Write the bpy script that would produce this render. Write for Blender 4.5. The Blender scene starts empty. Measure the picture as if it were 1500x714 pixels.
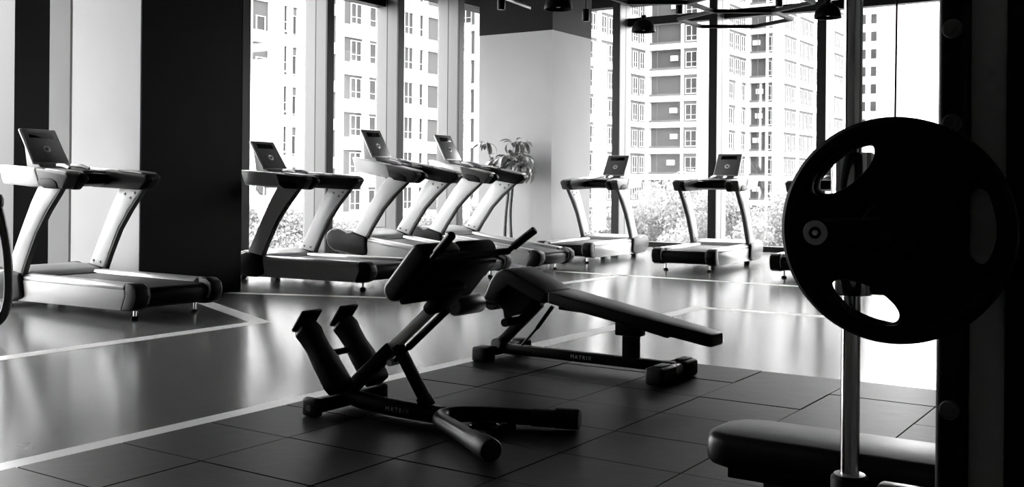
import bpy, bmesh, math, random
import numpy as np
from mathutils import Vector, Matrix

random.seed(7)
rng = np.random.default_rng(7)
SC = bpy.context.scene
COL = SC.collection
PI = math.pi

# ------------------------------------------------------------------ camera
YAW = math.radians(33.6)          # view direction, measured from +X towards +Y
cam_d = bpy.data.cameras.new('camera')
cam = bpy.data.objects.new('camera', cam_d)
COL.objects.link(cam)
cam_d.sensor_fit = 'HORIZONTAL'
cam_d.sensor_width = 36.0
cam_d.lens = 36.0 * 1540.0 / 1500.0
cam_d.shift_y = -87.0 / 1500.0
cam_d.shift_x = -0.0005
cam_d.clip_end = 600
fwd = Vector((math.cos(YAW), math.sin(YAW), 0))
right = Vector((math.sin(YAW), -math.cos(YAW), 0))
up = Vector((0, 0, 1))
m3 = Matrix((right, up, -fwd)).transposed() @ Matrix.Rotation(math.radians(0.5), 3, 'Z')
cam.matrix_world = Matrix.Translation((0, 0, 1.12)) @ m3.to_4x4()
SC.camera = cam

# ------------------------------------------------------------------ sky, exposure
W = bpy.data.worlds.new('overcast_sky')
SC.world = W
W.use_nodes = True
bg = W.node_tree.nodes['Background']
bg.inputs[0].default_value = (1, 1, 1, 1)
bg.inputs[1].default_value = 1.0
SC.view_settings.view_transform = 'Standard'
SC.view_settings.look = 'None'
SC.view_settings.gamma = 1.0
SC.view_settings.use_curve_mapping = False
SC.view_settings.exposure = 4.2

# ------------------------------------------------------------------ materials
def mat(name, v, rough=0.5, metal=0.0, spec=0.5, noise=0.0, scale=8.0, bump=0.0, coat=0.0, stretch=None):
    m = bpy.data.materials.new(name)
    m.use_nodes = True
    nt = m.node_tree
    b = nt.nodes['Principled BSDF']
    b.inputs['Base Color'].default_value = (v, v, v, 1)
    b.inputs['Roughness'].default_value = rough
    b.inputs['Metallic'].default_value = metal
    b.inputs['Specular IOR Level'].default_value = spec
    b.inputs['Coat Weight'].default_value = coat
    if noise or bump:
        tc = nt.nodes.new('ShaderNodeTexCoord')
        mp = nt.nodes.new('ShaderNodeMapping')
        if stretch: mp.inputs['Scale'].default_value = stretch
        nt.links.new(tc.outputs['Object'], mp.inputs['Vector'])
        nz = nt.nodes.new('ShaderNodeTexNoise')
        nz.inputs['Scale'].default_value = scale
        nz.inputs['Detail'].default_value = 4
        nt.links.new(mp.outputs['Vector'], nz.inputs['Vector'])
        if noise:
            mr = nt.nodes.new('ShaderNodeMapRange')
            mr.inputs[1].default_value = 0.25; mr.inputs[2].default_value = 0.75
            mr.inputs[3].default_value = max(0, v * (1 - noise)); mr.inputs[4].default_value = v * (1 + noise)
            nt.links.new(nz.outputs['Fac'], mr.inputs[0])
            cc = nt.nodes.new('ShaderNodeCombineColor')
            for k in range(3): nt.links.new(mr.outputs[0], cc.inputs[k])
            nt.links.new(cc.outputs[0], b.inputs['Base Color'])
        if bump:
            bp = nt.nodes.new('ShaderNodeBump')
            bp.inputs['Strength'].default_value = bump
            bp.inputs['Distance'].default_value = 0.01
            nt.links.new(nz.outputs['Fac'], bp.inputs['Height'])
            nt.links.new(bp.outputs[0], b.inputs['Normal'])
    return m

def glass_mat(name, refl=0.06, tint=0.93):
    m = bpy.data.materials.new(name); m.use_nodes = True
    nt = m.node_tree
    for n in list(nt.nodes): nt.nodes.remove(n)
    o = nt.nodes.new('ShaderNodeOutputMaterial')
    mx = nt.nodes.new('ShaderNodeMixShader')
    t = nt.nodes.new('ShaderNodeBsdfTransparent'); t.inputs[0].default_value = (tint, tint, tint, 1)
    g = nt.nodes.new('ShaderNodeBsdfGlossy'); g.inputs['Roughness'].default_value = 0.02
    mx.inputs[0].default_value = refl
    nt.links.new(t.outputs[0], mx.inputs[1]); nt.links.new(g.outputs[0], mx.inputs[2])
    nt.links.new(mx.outputs[0], o.inputs[0])
    return m

M = dict(
    floor=mat('polished_floor', 0.15, 0.17, spec=1.0, noise=0.12, scale=3.0, bump=0.02),
    paint_line=mat('white_floor_paint', 0.9, 0.32, noise=0.05, scale=6),
    rubber_tile=mat('rubber_tile', 0.0025, 0.42, spec=0.16, noise=0.35, scale=9.0, bump=0.15),
    tile_joint=mat('tile_joint', 0.008, 0.9),
    wall_light=mat('light_plaster', 0.5, 0.8, noise=0.03, scale=2),
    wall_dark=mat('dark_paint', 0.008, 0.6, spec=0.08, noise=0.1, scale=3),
    ceiling=mat('black_ceiling', 0.02, 0.9, noise=0.1),
    room=mat('dark_wall', 0.2, 0.85, noise=0.1, scale=2),
    frame=mat('dark_window_frame', 0.004, 0.45, spec=0.2),
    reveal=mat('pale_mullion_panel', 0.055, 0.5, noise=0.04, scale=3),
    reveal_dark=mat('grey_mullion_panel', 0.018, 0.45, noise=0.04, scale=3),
    hood=mat('hood_plastic', 0.24, 0.35, noise=0.03),
    pier_shaded=mat('pier_shade_grey', 0.2, 0.8, noise=0.04, scale=2),  # column plaster darkened in colour to stand for shade
    column=mat('column_grey_paint', 0.36, 0.8, noise=0.03, scale=2),
    console=mat('console_face', 0.13, 0.3, noise=0.05),
    boot=mat('boot_plastic', 0.015, 0.35, spec=0.1, noise=0.05),
    panel_white=mat('white_side_panel', 0.5, 0.35, spec=0.3, noise=0.02, scale=4),
    edge=mat('upright_edge_plastic', 0.05, 0.45, spec=0.2, noise=0.05),
    tube=mat('grey_tube_paint', 0.06, 0.3, spec=0.3, noise=0.05),
    sleeve=mat('sleeve_plastic', 0.03, 0.4, spec=0.2, noise=0.05),
    glass=glass_mat('window_glass', 0.05, 0.95),
    white=mat('white_plastic', 0.72, 0.28, spec=0.5, noise=0.02, scale=4),
    silver=mat('silver_plastic', 0.5, 0.3, metal=0.3, noise=0.03, scale=5),
    grey=mat('grey_plastic', 0.16, 0.38, noise=0.05, scale=6),
    black=mat('black_plastic', 0.004, 0.42, spec=0.07, noise=0.1, scale=8),
    belt=mat('running_belt', 0.02, 0.6, noise=0.2, scale=40, bump=0.05),
    screen=mat('dark_screen', 0.004, 0.12),
    panel=mat('console_panel', 0.03, 0.2, noise=0.05),
    chrome=mat('chrome', 0.75, 0.12, metal=1.0),
    steel=mat('brushed_steel', 0.5, 0.3, metal=1.0, noise=0.06, scale=30, stretch=(1, 1, 0.1)),
    powder=mat('black_powder_coat', 0.002, 0.34, spec=0.13, noise=0.08, scale=60, bump=0.03),
    vinyl=mat('black_vinyl', 0.004, 0.36, spec=0.3, noise=0.12, scale=25, bump=0.05),
    cap=mat('black_rubber_cap', 0.004, 0.5, spec=0.25, noise=0.1),
    letter=mat('grey_letter', 0.5, 0.4),
    iron=mat('rubber_coated_iron', 0.003, 0.6, spec=0.15, noise=0.1, scale=30, bump=0.04),
    rackgrey=mat('rack_grey_paint', 0.7, 0.5, noise=0.05),
    rackblack=mat('rack_black_paint', 0.004, 0.5, spec=0.25, noise=0.1),
    leaf=mat('plant_leaf', 0.22, 0.3, noise=0.3, scale=6),
    bark=mat('plant_stem', 0.1, 0.8, noise=0.3, scale=12, bump=0.2),
    pot=mat('plant_pot', 0.25, 0.5, noise=0.05),
    bwhite=mat('facade_white', 0.3, 0.8, spec=0.0, noise=0.03, scale=0.5),
    bgrey=mat('facade_grey', 0.05, 0.85, spec=0.0, noise=0.06, scale=0.4),
    bmid=mat('facade_pale_grey', 0.075, 0.85, spec=0.0, noise=0.05, scale=0.4),
    bglass=mat('facade_window_pane', 0.028, 0.3, spec=0.04, noise=0.3, scale=0.6),
    tree=mat('tree_foliage', 0.2, 0.7, spec=0.0, noise=0.35, scale=2.0),
    trunk=mat('tree_bark', 0.12, 0.9, noise=0.3, scale=5),
    ground=mat('outside_ground', 0.3, 0.9, noise=0.2, scale=0.3),
)

def leafy(m, v):
    nt = m.node_tree; b = nt.nodes['Principled BSDF']; o = nt.nodes['Material Output']
    tr = nt.nodes.new('ShaderNodeBsdfTranslucent'); tr.inputs[0].default_value = (v, v, v, 1)
    mx = nt.nodes.new('ShaderNodeMixShader'); mx.inputs[0].default_value = 0.45
    nt.links.new(b.outputs[0], mx.inputs[1]); nt.links.new(tr.outputs[0], mx.inputs[2]); nt.links.new(mx.outputs[0], o.inputs[0])
leafy(M['tree'], 0.2)

# ------------------------------------------------------------------ mesh builder
class B:
    def __init__(s): s.v = []; s.f = []
    def add(s, vs, fs):
        o = len(s.v); s.v += [tuple(v) for v in vs]; s.f += [tuple(i + o for i in f) for f in fs]; return s
    def box(s, x0, x1, y0, y1, z0, z1):
        return s.add([(x0,y0,z0),(x1,y0,z0),(x1,y1,z0),(x0,y1,z0),(x0,y0,z1),(x1,y0,z1),(x1,y1,z1),(x0,y1,z1)],
                     [(0,3,2,1),(4,5,6,7),(0,1,5,4),(1,2,6,5),(2,3,7,6),(3,0,4,7)])
    def prism(s, poly, axis, a0, a1):
        # poly in the plane across `axis`: x -> (y,z), y -> (x,z), z -> (x,y)
        n = len(poly); vs = []
        for a in (a0, a1):
            for p, q in poly:
                vs.append((a, p, q) if axis == 'x' else (p, a, q) if axis == 'y' else (p, q, a))
        fs = [tuple(range(n - 1, -1, -1)), tuple(range(n, 2 * n))]
        fs += [(i, (i + 1) % n, n + (i + 1) % n, n + i) for i in range(n)]
        return s.add(vs, fs)
    def tube(s, pts, r, n=12, caps=True):
        pts = [Vector(p) for p in pts]; rs = r if isinstance(r, (list, tuple)) else [r] * len(pts)
        t0 = (pts[1] - pts[0]).normalized()
        ref = Vector((0, 0, 1)) if abs(t0.z) < 0.9 else Vector((1, 0, 0))
        a = t0.cross(ref).normalized(); vs = []
        for i, p in enumerate(pts):
            t = (pts[min(i + 1, len(pts) - 1)] - pts[max(i - 1, 0)]).normalized()
            a = (a - t * a.dot(t)).normalized(); b = t.cross(a)
            for k in range(n):
                w = 2 * PI * k / n
                vs.append(p + (a * math.cos(w) + b * math.sin(w)) * rs[i])
        fs = []
        for i in range(len(pts) - 1):
            for k in range(n):
                k2 = (k + 1) % n
                fs.append((i*n+k, i*n+k2, (i+1)*n+k2, (i+1)*n+k))
        if caps:
            fs.append(tuple(range(n - 1, -1, -1))); e = (len(pts) - 1) * n
            fs.append(tuple(range(e, e + n)))
        return s.add(vs, fs)
    def cyl(s, p0, p1, r, n=20): return s.tube([p0, p1], r, n)
    def lathe(s, prof, c=(0, 0, 0), axis='z', n=24):
        vs = []; m = len(prof)
        for k in range(n):
            w = 2 * PI * k / n; cw, sw = math.cos(w), math.sin(w)
            for r, h in prof:
                p = (r*cw, r*sw, h) if axis == 'z' else (h, r*cw, r*sw) if axis == 'x' else (r*sw, h, r*cw)
                vs.append((p[0]+c[0], p[1]+c[1], p[2]+c[2]))
        fs = []
        for k in range(n):
            k2 = (k + 1) % n
            for j in range(m - 1):
                fs.append((k*m+j, k2*m+j, k2*m+j+1, k*m+j+1))
        return s.add(vs, fs)
    def bar(s, p0, p1, w, t, side=(1, 0, 0)):
        # rectangular bar from p0 to p1; w along `side`, t across
        p0, p1 = Vector(p0), Vector(p1); d = (p1 - p0).normalized(); sd = Vector(side)
        sd = (sd - d * sd.dot(d)).normalized(); nn = d.cross(sd)
        vs = [p + sd*w/2*i + nn*t/2*j for p in (p0, p1) for i, j in ((-1,-1),(1,-1),(1,1),(-1,1))]
        return s.add(vs, [(3,2,1,0),(4,5,6,7),(0,1,5,4),(1,2,6,5),(2,3,7,6),(3,0,4,7)])
    def mesh(s, name, m, bevel=0.0, seg=2, smooth=True):
        bm = bmesh.new()
        vs = [bm.verts.new(v) for v in s.v]
        for f in s.f:
            try: bm.faces.new([vs[i] for i in f])
            except ValueError: pass
        bmesh.ops.remove_doubles(bm, verts=bm.verts, dist=1e-6)
        bmesh.ops.recalc_face_normals(bm, faces=bm.faces)
        if bevel:
            es = [e for e in bm.edges if len(e.link_faces) == 2 and e.calc_face_angle(0) > 0.45]
            bmesh.ops.bevel(bm, geom=es, offset=bevel, segments=seg, profile=0.5, affect='EDGES', clamp_overlap=True)
        me = bpy.data.meshes.new(name); bm.to_mesh(me); bm.free()
        me.materials.append(m)
        if smooth:
            me.polygons.foreach_set('use_smooth', [True] * len(me.polygons))
            me.set_sharp_from_angle(angle=math.radians(38))
        return me
    def build(s, name, m, parent=None, bevel=0.0, seg=2, smooth=True, label=None):
        return link(name, s.mesh(name, m, bevel, seg, smooth), parent, label)

def link(name, data, parent=None, label=None):
    o = bpy.data.objects.new(name, data); COL.objects.link(o)
    if parent is not None: o.parent = parent; KIDS.setdefault(parent.name, []).append(o)
    if label: o['label'] = label
    return o
KIDS = {}

def tag(o, label, cat, group=None):
    o['label'] = label; o['category'] = cat
    if group: o['group'] = group
    return o

def thing(name, label, cat, loc=(0, 0, 0), rot=(0, 0, 0), group=None):
    o = link(name, None); o.location = loc; o.rotation_euler = rot
    o.empty_display_size = 0.1
    return tag(o, label, cat, group)

def struct(o):
    o['kind'] = 'structure'; return o

def copy_tree(o, parent=None):
    c = o.copy(); COL.objects.link(c); c.parent = parent
    if parent is not None: KIDS.setdefault(parent.name, []).append(c)
    for ch in KIDS.get(o.name, []): copy_tree(ch, c)
    return c

def text_mesh(name, txt, size, m, parent, mw, depth=0.001, spacing=1.0):
    cu = bpy.data.curves.new(name, 'FONT'); cu.body = txt; cu.size = size; cu.extrude = depth
    cu.align_x = 'CENTER'; cu.align_y = 'CENTER'; cu.space_character = spacing; cu.resolution_u = 2
    tmp = bpy.data.objects.new('tmp_text', cu); COL.objects.link(tmp)
    dg = bpy.context.evaluated_depsgraph_get()
    me = bpy.data.meshes.new_from_object(tmp.evaluated_get(dg))
    bpy.data.objects.remove(tmp); bpy.data.curves.remove(cu)
    me.name = name; me.materials.clear(); me.materials.append(m); me.transform(mw)
    return link(name, me, parent)

# ================================================================== THE ROOM
XB, YA = 17.38, 11.49          # window walls
ZC = 4.7                       # ceiling
X0, Y0 = -4.5, -4.5

floor = struct(B().box(X0, XB + .25, Y0, YA + .45, -0.2, 0).build('floor', M['floor'], smooth=False))
ceil = struct(B().box(X0, XB + .25, Y0, YA + .45, ZC, ZC + .2).build('ceiling', M['ceiling'], smooth=False))
struct(B().box(X0 - .2, X0, Y0, YA + .45, -0.2, ZC + .2).build('wall_rear', M['room'], smooth=False))
struct(B().box(X0, XB + .25, Y0 - .2, Y0, -0.2, ZC + .2).build('wall_right', M['room'], smooth=False))
wl = struct(B().box(X0, XB + .25, YA, YA + .45, ZC - .25, ZC).build('wall_left', M['wall_dark'], smooth=False))
wb = struct(B().box(XB, XB + .25, Y0, YA + .45, ZC - .25, ZC).build('wall_back', M['wall_dark'], smooth=False))

def window(n, axis, a0, a1, wide=0.0, transom=True):
    """one bay of a window wall: deep mullion at a0, pane up to a1, transom and sill"""
    mw = 0.15 + wide
    if axis == 'A':     # wall along X at Y = YA; mullion at the low-X end
        bx = lambda p, q, d0, d1, z0, z1, b: b.box(p, q, YA - d0, YA + d1, z0, z1)
    else:               # wall along Y at X = XB; mullion at the low-Y end
        bx = lambda p, q, d0, d1, z0, z1, b: b.box(XB - d0, XB + d1, p, q, z0, z1)
    zt = ZC - .25; bk = .03 if axis == 'A' else 0.0     # the left wall's glass sits deeper
    root = B(); bx(a0, a0 + mw, 0.34, -0.30, 0, zt, root)
    o = struct(root.build('window_%d' % n, M['frame'], bevel=0.005, smooth=False))
    mid = 0.095
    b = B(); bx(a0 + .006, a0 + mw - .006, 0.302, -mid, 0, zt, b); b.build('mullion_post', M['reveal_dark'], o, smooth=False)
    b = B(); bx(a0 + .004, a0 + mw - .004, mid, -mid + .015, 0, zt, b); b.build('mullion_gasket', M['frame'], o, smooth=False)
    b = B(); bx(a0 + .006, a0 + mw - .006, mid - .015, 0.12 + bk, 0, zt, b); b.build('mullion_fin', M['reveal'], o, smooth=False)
    if transom:
        b = B(); bx(a0 + mw, a1, 0.05, 0.13 + bk, 4.05, 4.2, b); b.build('transom', M['frame'], o, bevel=0.006, smooth=False)
    b = B(); bx(a0 + mw, a1, 0.03, 0.15 + bk, 0, 0.09, b); b.build('sill', M['frame'], o, bevel=0.006, smooth=False)
    zs = [(0.09, 4.05), (4.2, zt)] if transom else [(0.09, zt)]
    for z0, z1 in zs:
        b = B(); bx(a0 + mw, a1, -0.09 - bk, 0.10 + bk, z0, z1, b); b.build('pane', M['glass'], o, smooth=False)
    return o

wn = 1
PA = 1.67
ax = [10.02 + PA * k for k in range(-5, 5)]          # left window wall
for i, a in enumerate(ax):
    if a > 17.3: continue
    if abs(a - 6.68) < .1: continue
    window(wn, 'A', a, min(a + PA, XB, 6.9 if a < 6.8 else 99), 0.0, abs(a - 11.69) < .1); wn += 1
struct(B().box(6.87, 8.35, YA - .06, YA + .45, 0, ZC - .25).build('wall_left_pier', M['frame'], smooth=False))
struct(B().box(X0, ax[0], YA, YA + .45, 0, ZC - .25).build('wall_left_solid', M['room'], smooth=False))  # unseen end, closed to hold daylight off the second treadmill
PB = 1.887
by = [5.225 + PB * k for k in range(-1, 4)]
for b_ in by:
    if b_ > YA - .3: continue
    window(wn, 'B', b_, min(b_ + PB, YA), 0.0, b_ < 8); wn += 1
struct(B().box(XB, XB + .25, Y0, by[0], 0, ZC - .25).build('wall_back_solid', M['room'], smooth=False))  # unseen stretch, closed to cut daylight on the right-hand treadmills

# columns: dark one on the left, two-tone one in the corner
c1 = B().box(6.34, 7.57, 8.455, 9.53, 0, ZC)
c1o = struct(c1.build('wall_column_dark', M['wall_light'], smooth=False))
B().box(6.46, 7.5, 9.52, 9.60, 0, ZC).build('shadow_gap', M['column'], c1o, smooth=False)  # recess added to draw the dark line down the column side
B().box(6.36, 7.5, 9.60, 9.95, 0, ZC).build('rear_pier', M['pier_shaded'], c1o, smooth=False)  # shade on the column's rear part, put into a greyer colour
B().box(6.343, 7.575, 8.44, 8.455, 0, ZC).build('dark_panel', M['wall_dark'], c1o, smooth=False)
B().box(7.57, 7.585, 8.44, 9.95, 0, ZC).build('dark_panel', M['wall_dark'], c1o, smooth=False)  # unseen side, darkened to cut bounce onto the second treadmill
c2 = struct(B().box(14.07, 15.3, 8.62, 10.02, 0, 3.55).build('wall_column_corner', M['column'], smooth=False))
B().box(14.066, 15.304, 8.616, 10.024, 3.55, ZC).build('dark_band', M['wall_dark'], c2, smooth=False)

# painted lines on the floor
def strip(pts, w, name='painted_line'):
    pts = [Vector((p[0], p[1])) for p in pts]; L = []; R_ = []
    for i, p in enumerate(pts):
        d0 = (p - pts[i-1]).normalized() if i else (pts[1] - p).normalized()
        d1 = (pts[i+1] - p).normalized() if i < len(pts) - 1 else d0
        n0 = Vector((-d0.y, d0.x)); n1 = Vector((-d1.y, d1.x)); n = (n0 + n1).normalized()
        k = w / 2 / max(0.35, n.dot(n0)); L.append(p + n*k); R_.append(p - n*k)
    vs = [(q.x, q.y, 0.001) for q in L] + [(q.x, q.y, 0.001) for q in R_]; n = len(pts)
    vs += [(x, y, 0.0) for x, y, z in vs]
    fs = [(i, n+i, n+i+1, i+1) for i in range(n-1)]
    return B().add(vs, fs).build(name, M['paint_line'], floor, smooth=False)
strip([(-2, 6.31), (5.88, 6.31), (6.78, 8.3)], 0.15)
strip([(7.23, 8.25), (8.05, 6.25)], 0.12)
strip([(9.6, 6.14), (11.66, 6.06)], 0.14)
strip([(11.64, 8.2), (11.60, 1.5)], 0.13)
strip([(-2, 3.885), (9.0, 3.90), (9.15, 0.5)], 0.155)

# rubber floor tiles (each a part of the floor)
seamY = [-0.45, 0.09, 0.62, 1.145, 1.68, 2.215, 2.71, 3.305, 3.805]
seamX = [6.05 - 0.468 * k for k in range(12)][::-1]
B().box(seamX[0], 6.045, seamY[0], 3.80, 0, 0.004).build('tile_underlay', M['tile_joint'], floor, smooth=False)
for i in range(len(seamX) - 1):
    for j in range(len(seamY) - 1):
        g = 0.003 + 0.002 * random.random()
        z = 0.018 + 0.0025 * random.random()
        b = B().box(seamX[i] + g, seamX[i+1] - g, seamY[j] + g, seamY[j+1] - g, 0.004, z)
        o = b.build('rubber_tile', M['rubber_tile'], floor, smooth=False)

# ================================================================== TREADMILLS
def arm_parts(t, s):
    X = lambda a, b_: (s * a, s * b_) if s > 0 else (s * b_, s * a)
    # upright: white blade, black rear edge, grey boot that sweeps forward
    x0, x1 = X(.375, .44)
    blade = [(.79,1.08),(1.13,1.08),(1.24,.93),(1.37,.72),(1.50,.50),(1.60,.33),(1.385,.30),(1.31,.44),(1.17,.68),(1.02,.86)]
    up_ = B().prism(blade, 'x', x0, x1).build('upright', M['white'], t, bevel=0.018)
    edge = [(.775,1.08),(.80,1.08),(1.02,.86),(1.17,.68),(1.31,.44),(1.39,.29),(1.365,.285),(1.292,.432),(1.152,.668),(1.0,.85)]
    xe = X(.383, .432)
    B().prism(edge, 'x', *xe).build('upright_edge', M['edge'], up_, bevel=0.006)
    bolts = [(.92,1.01),(.98,.965),(1.06,1.0),(1.42,.36),(1.52,.37)]
    for y, z in bolts:
        xi = s * .372
        B().lathe([(0, -s*.006), (.011, -s*.006), (.013, 0), (.013, s*.006)], (xi, y, z), 'x', 10).build('bolt', M['grey'], up_)
    xb = X(.335, .46)
    boot = [(1.37,.31),(1.61,.345),(1.70,.315),(1.84,.345),(1.95,.33),(2.02,.27),(2.03,.19),(1.97,.10),(1.86,.06),(1.46,.06),(1.33,.10)]
    B().prism(boot, 'x', *xb).build('boot', M['boot'], t, bevel=0.035, seg=3)
    # arm: white front shoulder, grey sleeve, black inner grip
    xa = X(.355, .47)
    sh = [(1.06,1.075),(1.20,1.065),(1.62,1.085),(1.70,1.255),(1.14,1.225)]
    B().prism(sh, 'x', *xa).build('arm_shoulder', M['white'], t, bevel=0.02, seg=3)
    sl = [(.66,1.155),(.70,1.185),(1.15,1.222),(1.07,1.072),(.98,1.05),(.74,1.045)]
    B().prism(sl, 'x', *X(.36, .466)).build('arm_sleeve', M['sleeve'], t, bevel=0.018, seg=3)
    cov = [(.80,1.052),(1.0,1.052),(1.085,1.10),(1.06,1.135),(.90,1.135),(.83,1.11)]
    B().prism(cov, 'x', *X(.44, .474)).build('arm_bracket', M['black'], t, bevel=0.008)
    gr = [(.625,1.13),(.66,1.18),(1.22,1.222),(1.45,1.20),(1.45,1.06),(.74,1.04)]
    B().prism(gr, 'x', *X(.285, .362)).build('inner_grip', M['black'], t, bevel=0.02, seg=3)
    gt = [(.70,1.178),(1.02,1.204),(1.02,1.222),(.72,1.198)]
    B().prism(gt, 'x', *X(.29, .45)).build('arm_top', M['hood'], t, bevel=0.006)

def make_treadmill():
    t = thing('treadmill', 'x', 'treadmill', group='treadmills along the windows')
    # deck
    B().box(-.40, .40, -.12, 1.62, .10, .255).build('deck', M['black'], t, bevel=0.02)
    B().box(-.275, .275, -.14, 1.42, .255, .268).build('belt', M['belt'], t, bevel=0.006)
    for s in (-1, 1):
        a, b_ = sorted((s*.27, s*.425))
        prof = [(a, .25), (b_, .25), (b_, .275), (b_ - .02 if s > 0 else b_ - .03, .298), (a + .03 if s > 0 else a + .02, .298), (a, .275)]
        B().prism(prof, 'y', -.02, 1.5).build('side_rail', M['silver'], t, bevel=0.006)
        a, b_ = sorted((s*.395, s*.43))
        B().prism([(.01,.085),(1.48,.065),(1.40,.25),(-.03,.25),(-.045,.2)], 'x', a, b_).build('side_panel', M['panel_white'], t, bevel=0.008)
        a, b_ = sorted((s*.305, s*.435))
        cap = [(-.045,.305),(-.13,.30),(-.19,.27),(-.205,.20),(-.17,.11),(-.10,.085),(.01,.08),(-.05,.2)]
        B().prism(cap, 'x', a, b_).build('rear_cap', M['black'], t, bevel=0.02, seg=3)
        a, b_ = sorted((s*.297, s*.307))
        B().prism([(-.05,.298),(-.13,.295),(-.185,.265),(-.198,.20),(-.17,.14),(-.08,.12)], 'x', a, b_).build('cap_trim', M['grey'], t)
        f = B().cyl((s*.30, 0, .025), (s*.30, 0, .11), .012, 10).build('foot', M['chrome'], t)
        B().lathe([(0,0),(.032,0),(.034,.012),(.02,.028),(0,.03)], (s*.30, 0, 0), 'z', 14).build('foot_pad', M['cap'], f)
    B().prism([(-.06,.262),(-.12,.262),(-.172,.235),(-.18,.19),(-.15,.12),(-.06,.105)], 'x', -.30, .30).build('rear_roller_cover', M['black'], t, bevel=0.012)
    # motor hood
    hood = [(1.36,.262),(1.42,.315),(1.56,.345),(1.76,.345),(1.90,.31),(1.96,.22),(1.94,.10),(1.86,.07),(1.40,.09)]
    h = B().prism(hood, 'x', -.345, .345).build('motor_hood', M['hood'], t, bevel=0.025, seg=3)
    B().box(-.30, .30, 1.335, 1.37, .262, .275).build('hood_lip', M['black'], h, bevel=0.004)
    for s in (-1, 1):
        B().cyl((s*.22, 1.88, .045), (s*.30, 1.88, .045), .045, 16).build('transport_wheel', M['cap'], t)
        arm_parts(t, s)
    # crossbar, tray and grips
    B().prism([(1.18,1.09),(1.20,1.18),(1.50,1.215),(1.62,1.20),(1.60,1.10),(1.3,1.065)], 'x', -.36, .36).build('crossbar', M['black'], t, bevel=0.02, seg=3)
    B().prism([(1.15,1.19),(1.50,1.225),(1.50,1.235),(1.15,1.205)], 'x', -.24, .24).build('tray', M['black'], t, bevel=0.004)
    for s in (-1, 1):
        B().tube([(s*.10,1.20,1.225),(s*.085,1.30,1.25),(s*.07,1.42,1.255)], [.014,.02,.018], 10).build('pulse_grip', M['silver'], t)
    # console: tilted panel on a wedge neck
    y0, z0, y1, z1 = 1.62, 1.265, 1.86, 1.59
    ln = math.hypot(y1-y0, z1-z0); dy, dz = (y1-y0)/ln, (z1-z0)/ln; ny, nz = -dz, dy   # normal towards the runner
    P = lambda u, w: (y0 + dy*u + ny*w, z0 + dz*u + nz*w)
    con = B()
    hw0, hw1 = .185, .182
    def slab(b, u0, u1, w0, w1, ha, hb):
        vs = []
        for w in (w0, w1):
            for u, hh in ((u0, ha), (u1, hb)):
                y, z = P(u, w); vs += [(-hh, y, z), (hh, y, z)]
        return b.add(vs, [(0,1,3,2),(4,6,7,5),(0,4,5,1),(2,3,7,6),(0,2,6,4),(1,5,7,3)])
    c = slab(con, 0, ln, -.018, 0.012, hw0, hw1).build('console', M['silver'], t, bevel=0.0145, seg=3)
    slab(B(), .012, ln - .012, .0105, .0155, hw0 - .012, hw1 - .012).build('console_face', M['console'], c, bevel=0.002)
    slab(B(), ln*.72, ln*.88, .0145, .0175, .12, .115).build('display', M['screen'], c, bevel=0.001)
    y, z = P(ln*.40, .014)
    k = B().lathe([(.018,.002),(.018,.008),(.026,.012),(.034,.010),(.040,.004),(.042,-.004)], (0,0,0), 'z', 20).mesh('knob', M['white'])  # white stands for the highlight on a chrome knob
    k.transform(Matrix.Translation((0, y, z)) @ Matrix.Rotation(math.atan2(-ny, nz), 4, 'X'))
    link('knob', k, c)
    B().prism([(1.55,1.20),(1.80,1.22),(1.86,1.50),(1.80,1.50),(1.64,1.29)], 'x', -.13, .13).build('console_neck', M['grey'], t, bevel=0.012)
    return t

tm = make_treadmill()
T = [  # x, y of the rear feet line, rotation z, incline, label
    (5.68, 7.22, 0, 0, 'white and black treadmill at far left, in front of the dark column'),
    (8.60, 7.38, 0, 0, 'treadmill whose front touches the right edge of the dark column, shaded grey side'),
    (10.10, 7.22, 0, 6.5, 'inclined treadmill with dark console, second to the right of the dark column'),
    (11.60, 7.22, 0, 6.5, 'inclined treadmill with glare on its console, beside the leafy plant'),
    (13.05, 7.70, -85, 0, 'treadmill facing the back windows, just right of the two-tone column'),
    (12.78, 5.72, -85, 0, 'treadmill facing the back windows, between the two-tone column and the weight plate'),
    (12.60, 4.05, -85, 0, 'treadmill almost wholly hidden behind the round black weight plate'),
]
for i, (x, y, rz, inc, lab) in enumerate(T):
    o = tm if i == 0 else copy_tree(tm)
    o.location = (x, y, 0); o.rotation_euler = (math.radians(inc), 0, math.radians(rz)); o['label'] = lab
    if inc:
        a = math.radians(inc); zl = -1.75 * math.tan(a)
        b = B()
        for s in (-1, 1):
            b.bar((s*.25, 1.62, .12), (s*.25, 1.80, zl + .05), .05, .03)
            b.cyl((s*.22, 1.80, zl + .045), (s*.28, 1.80, zl + .045), .045, 14)
        b.build('lift_leg', M['steel'], o, bevel=0.004)

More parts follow.
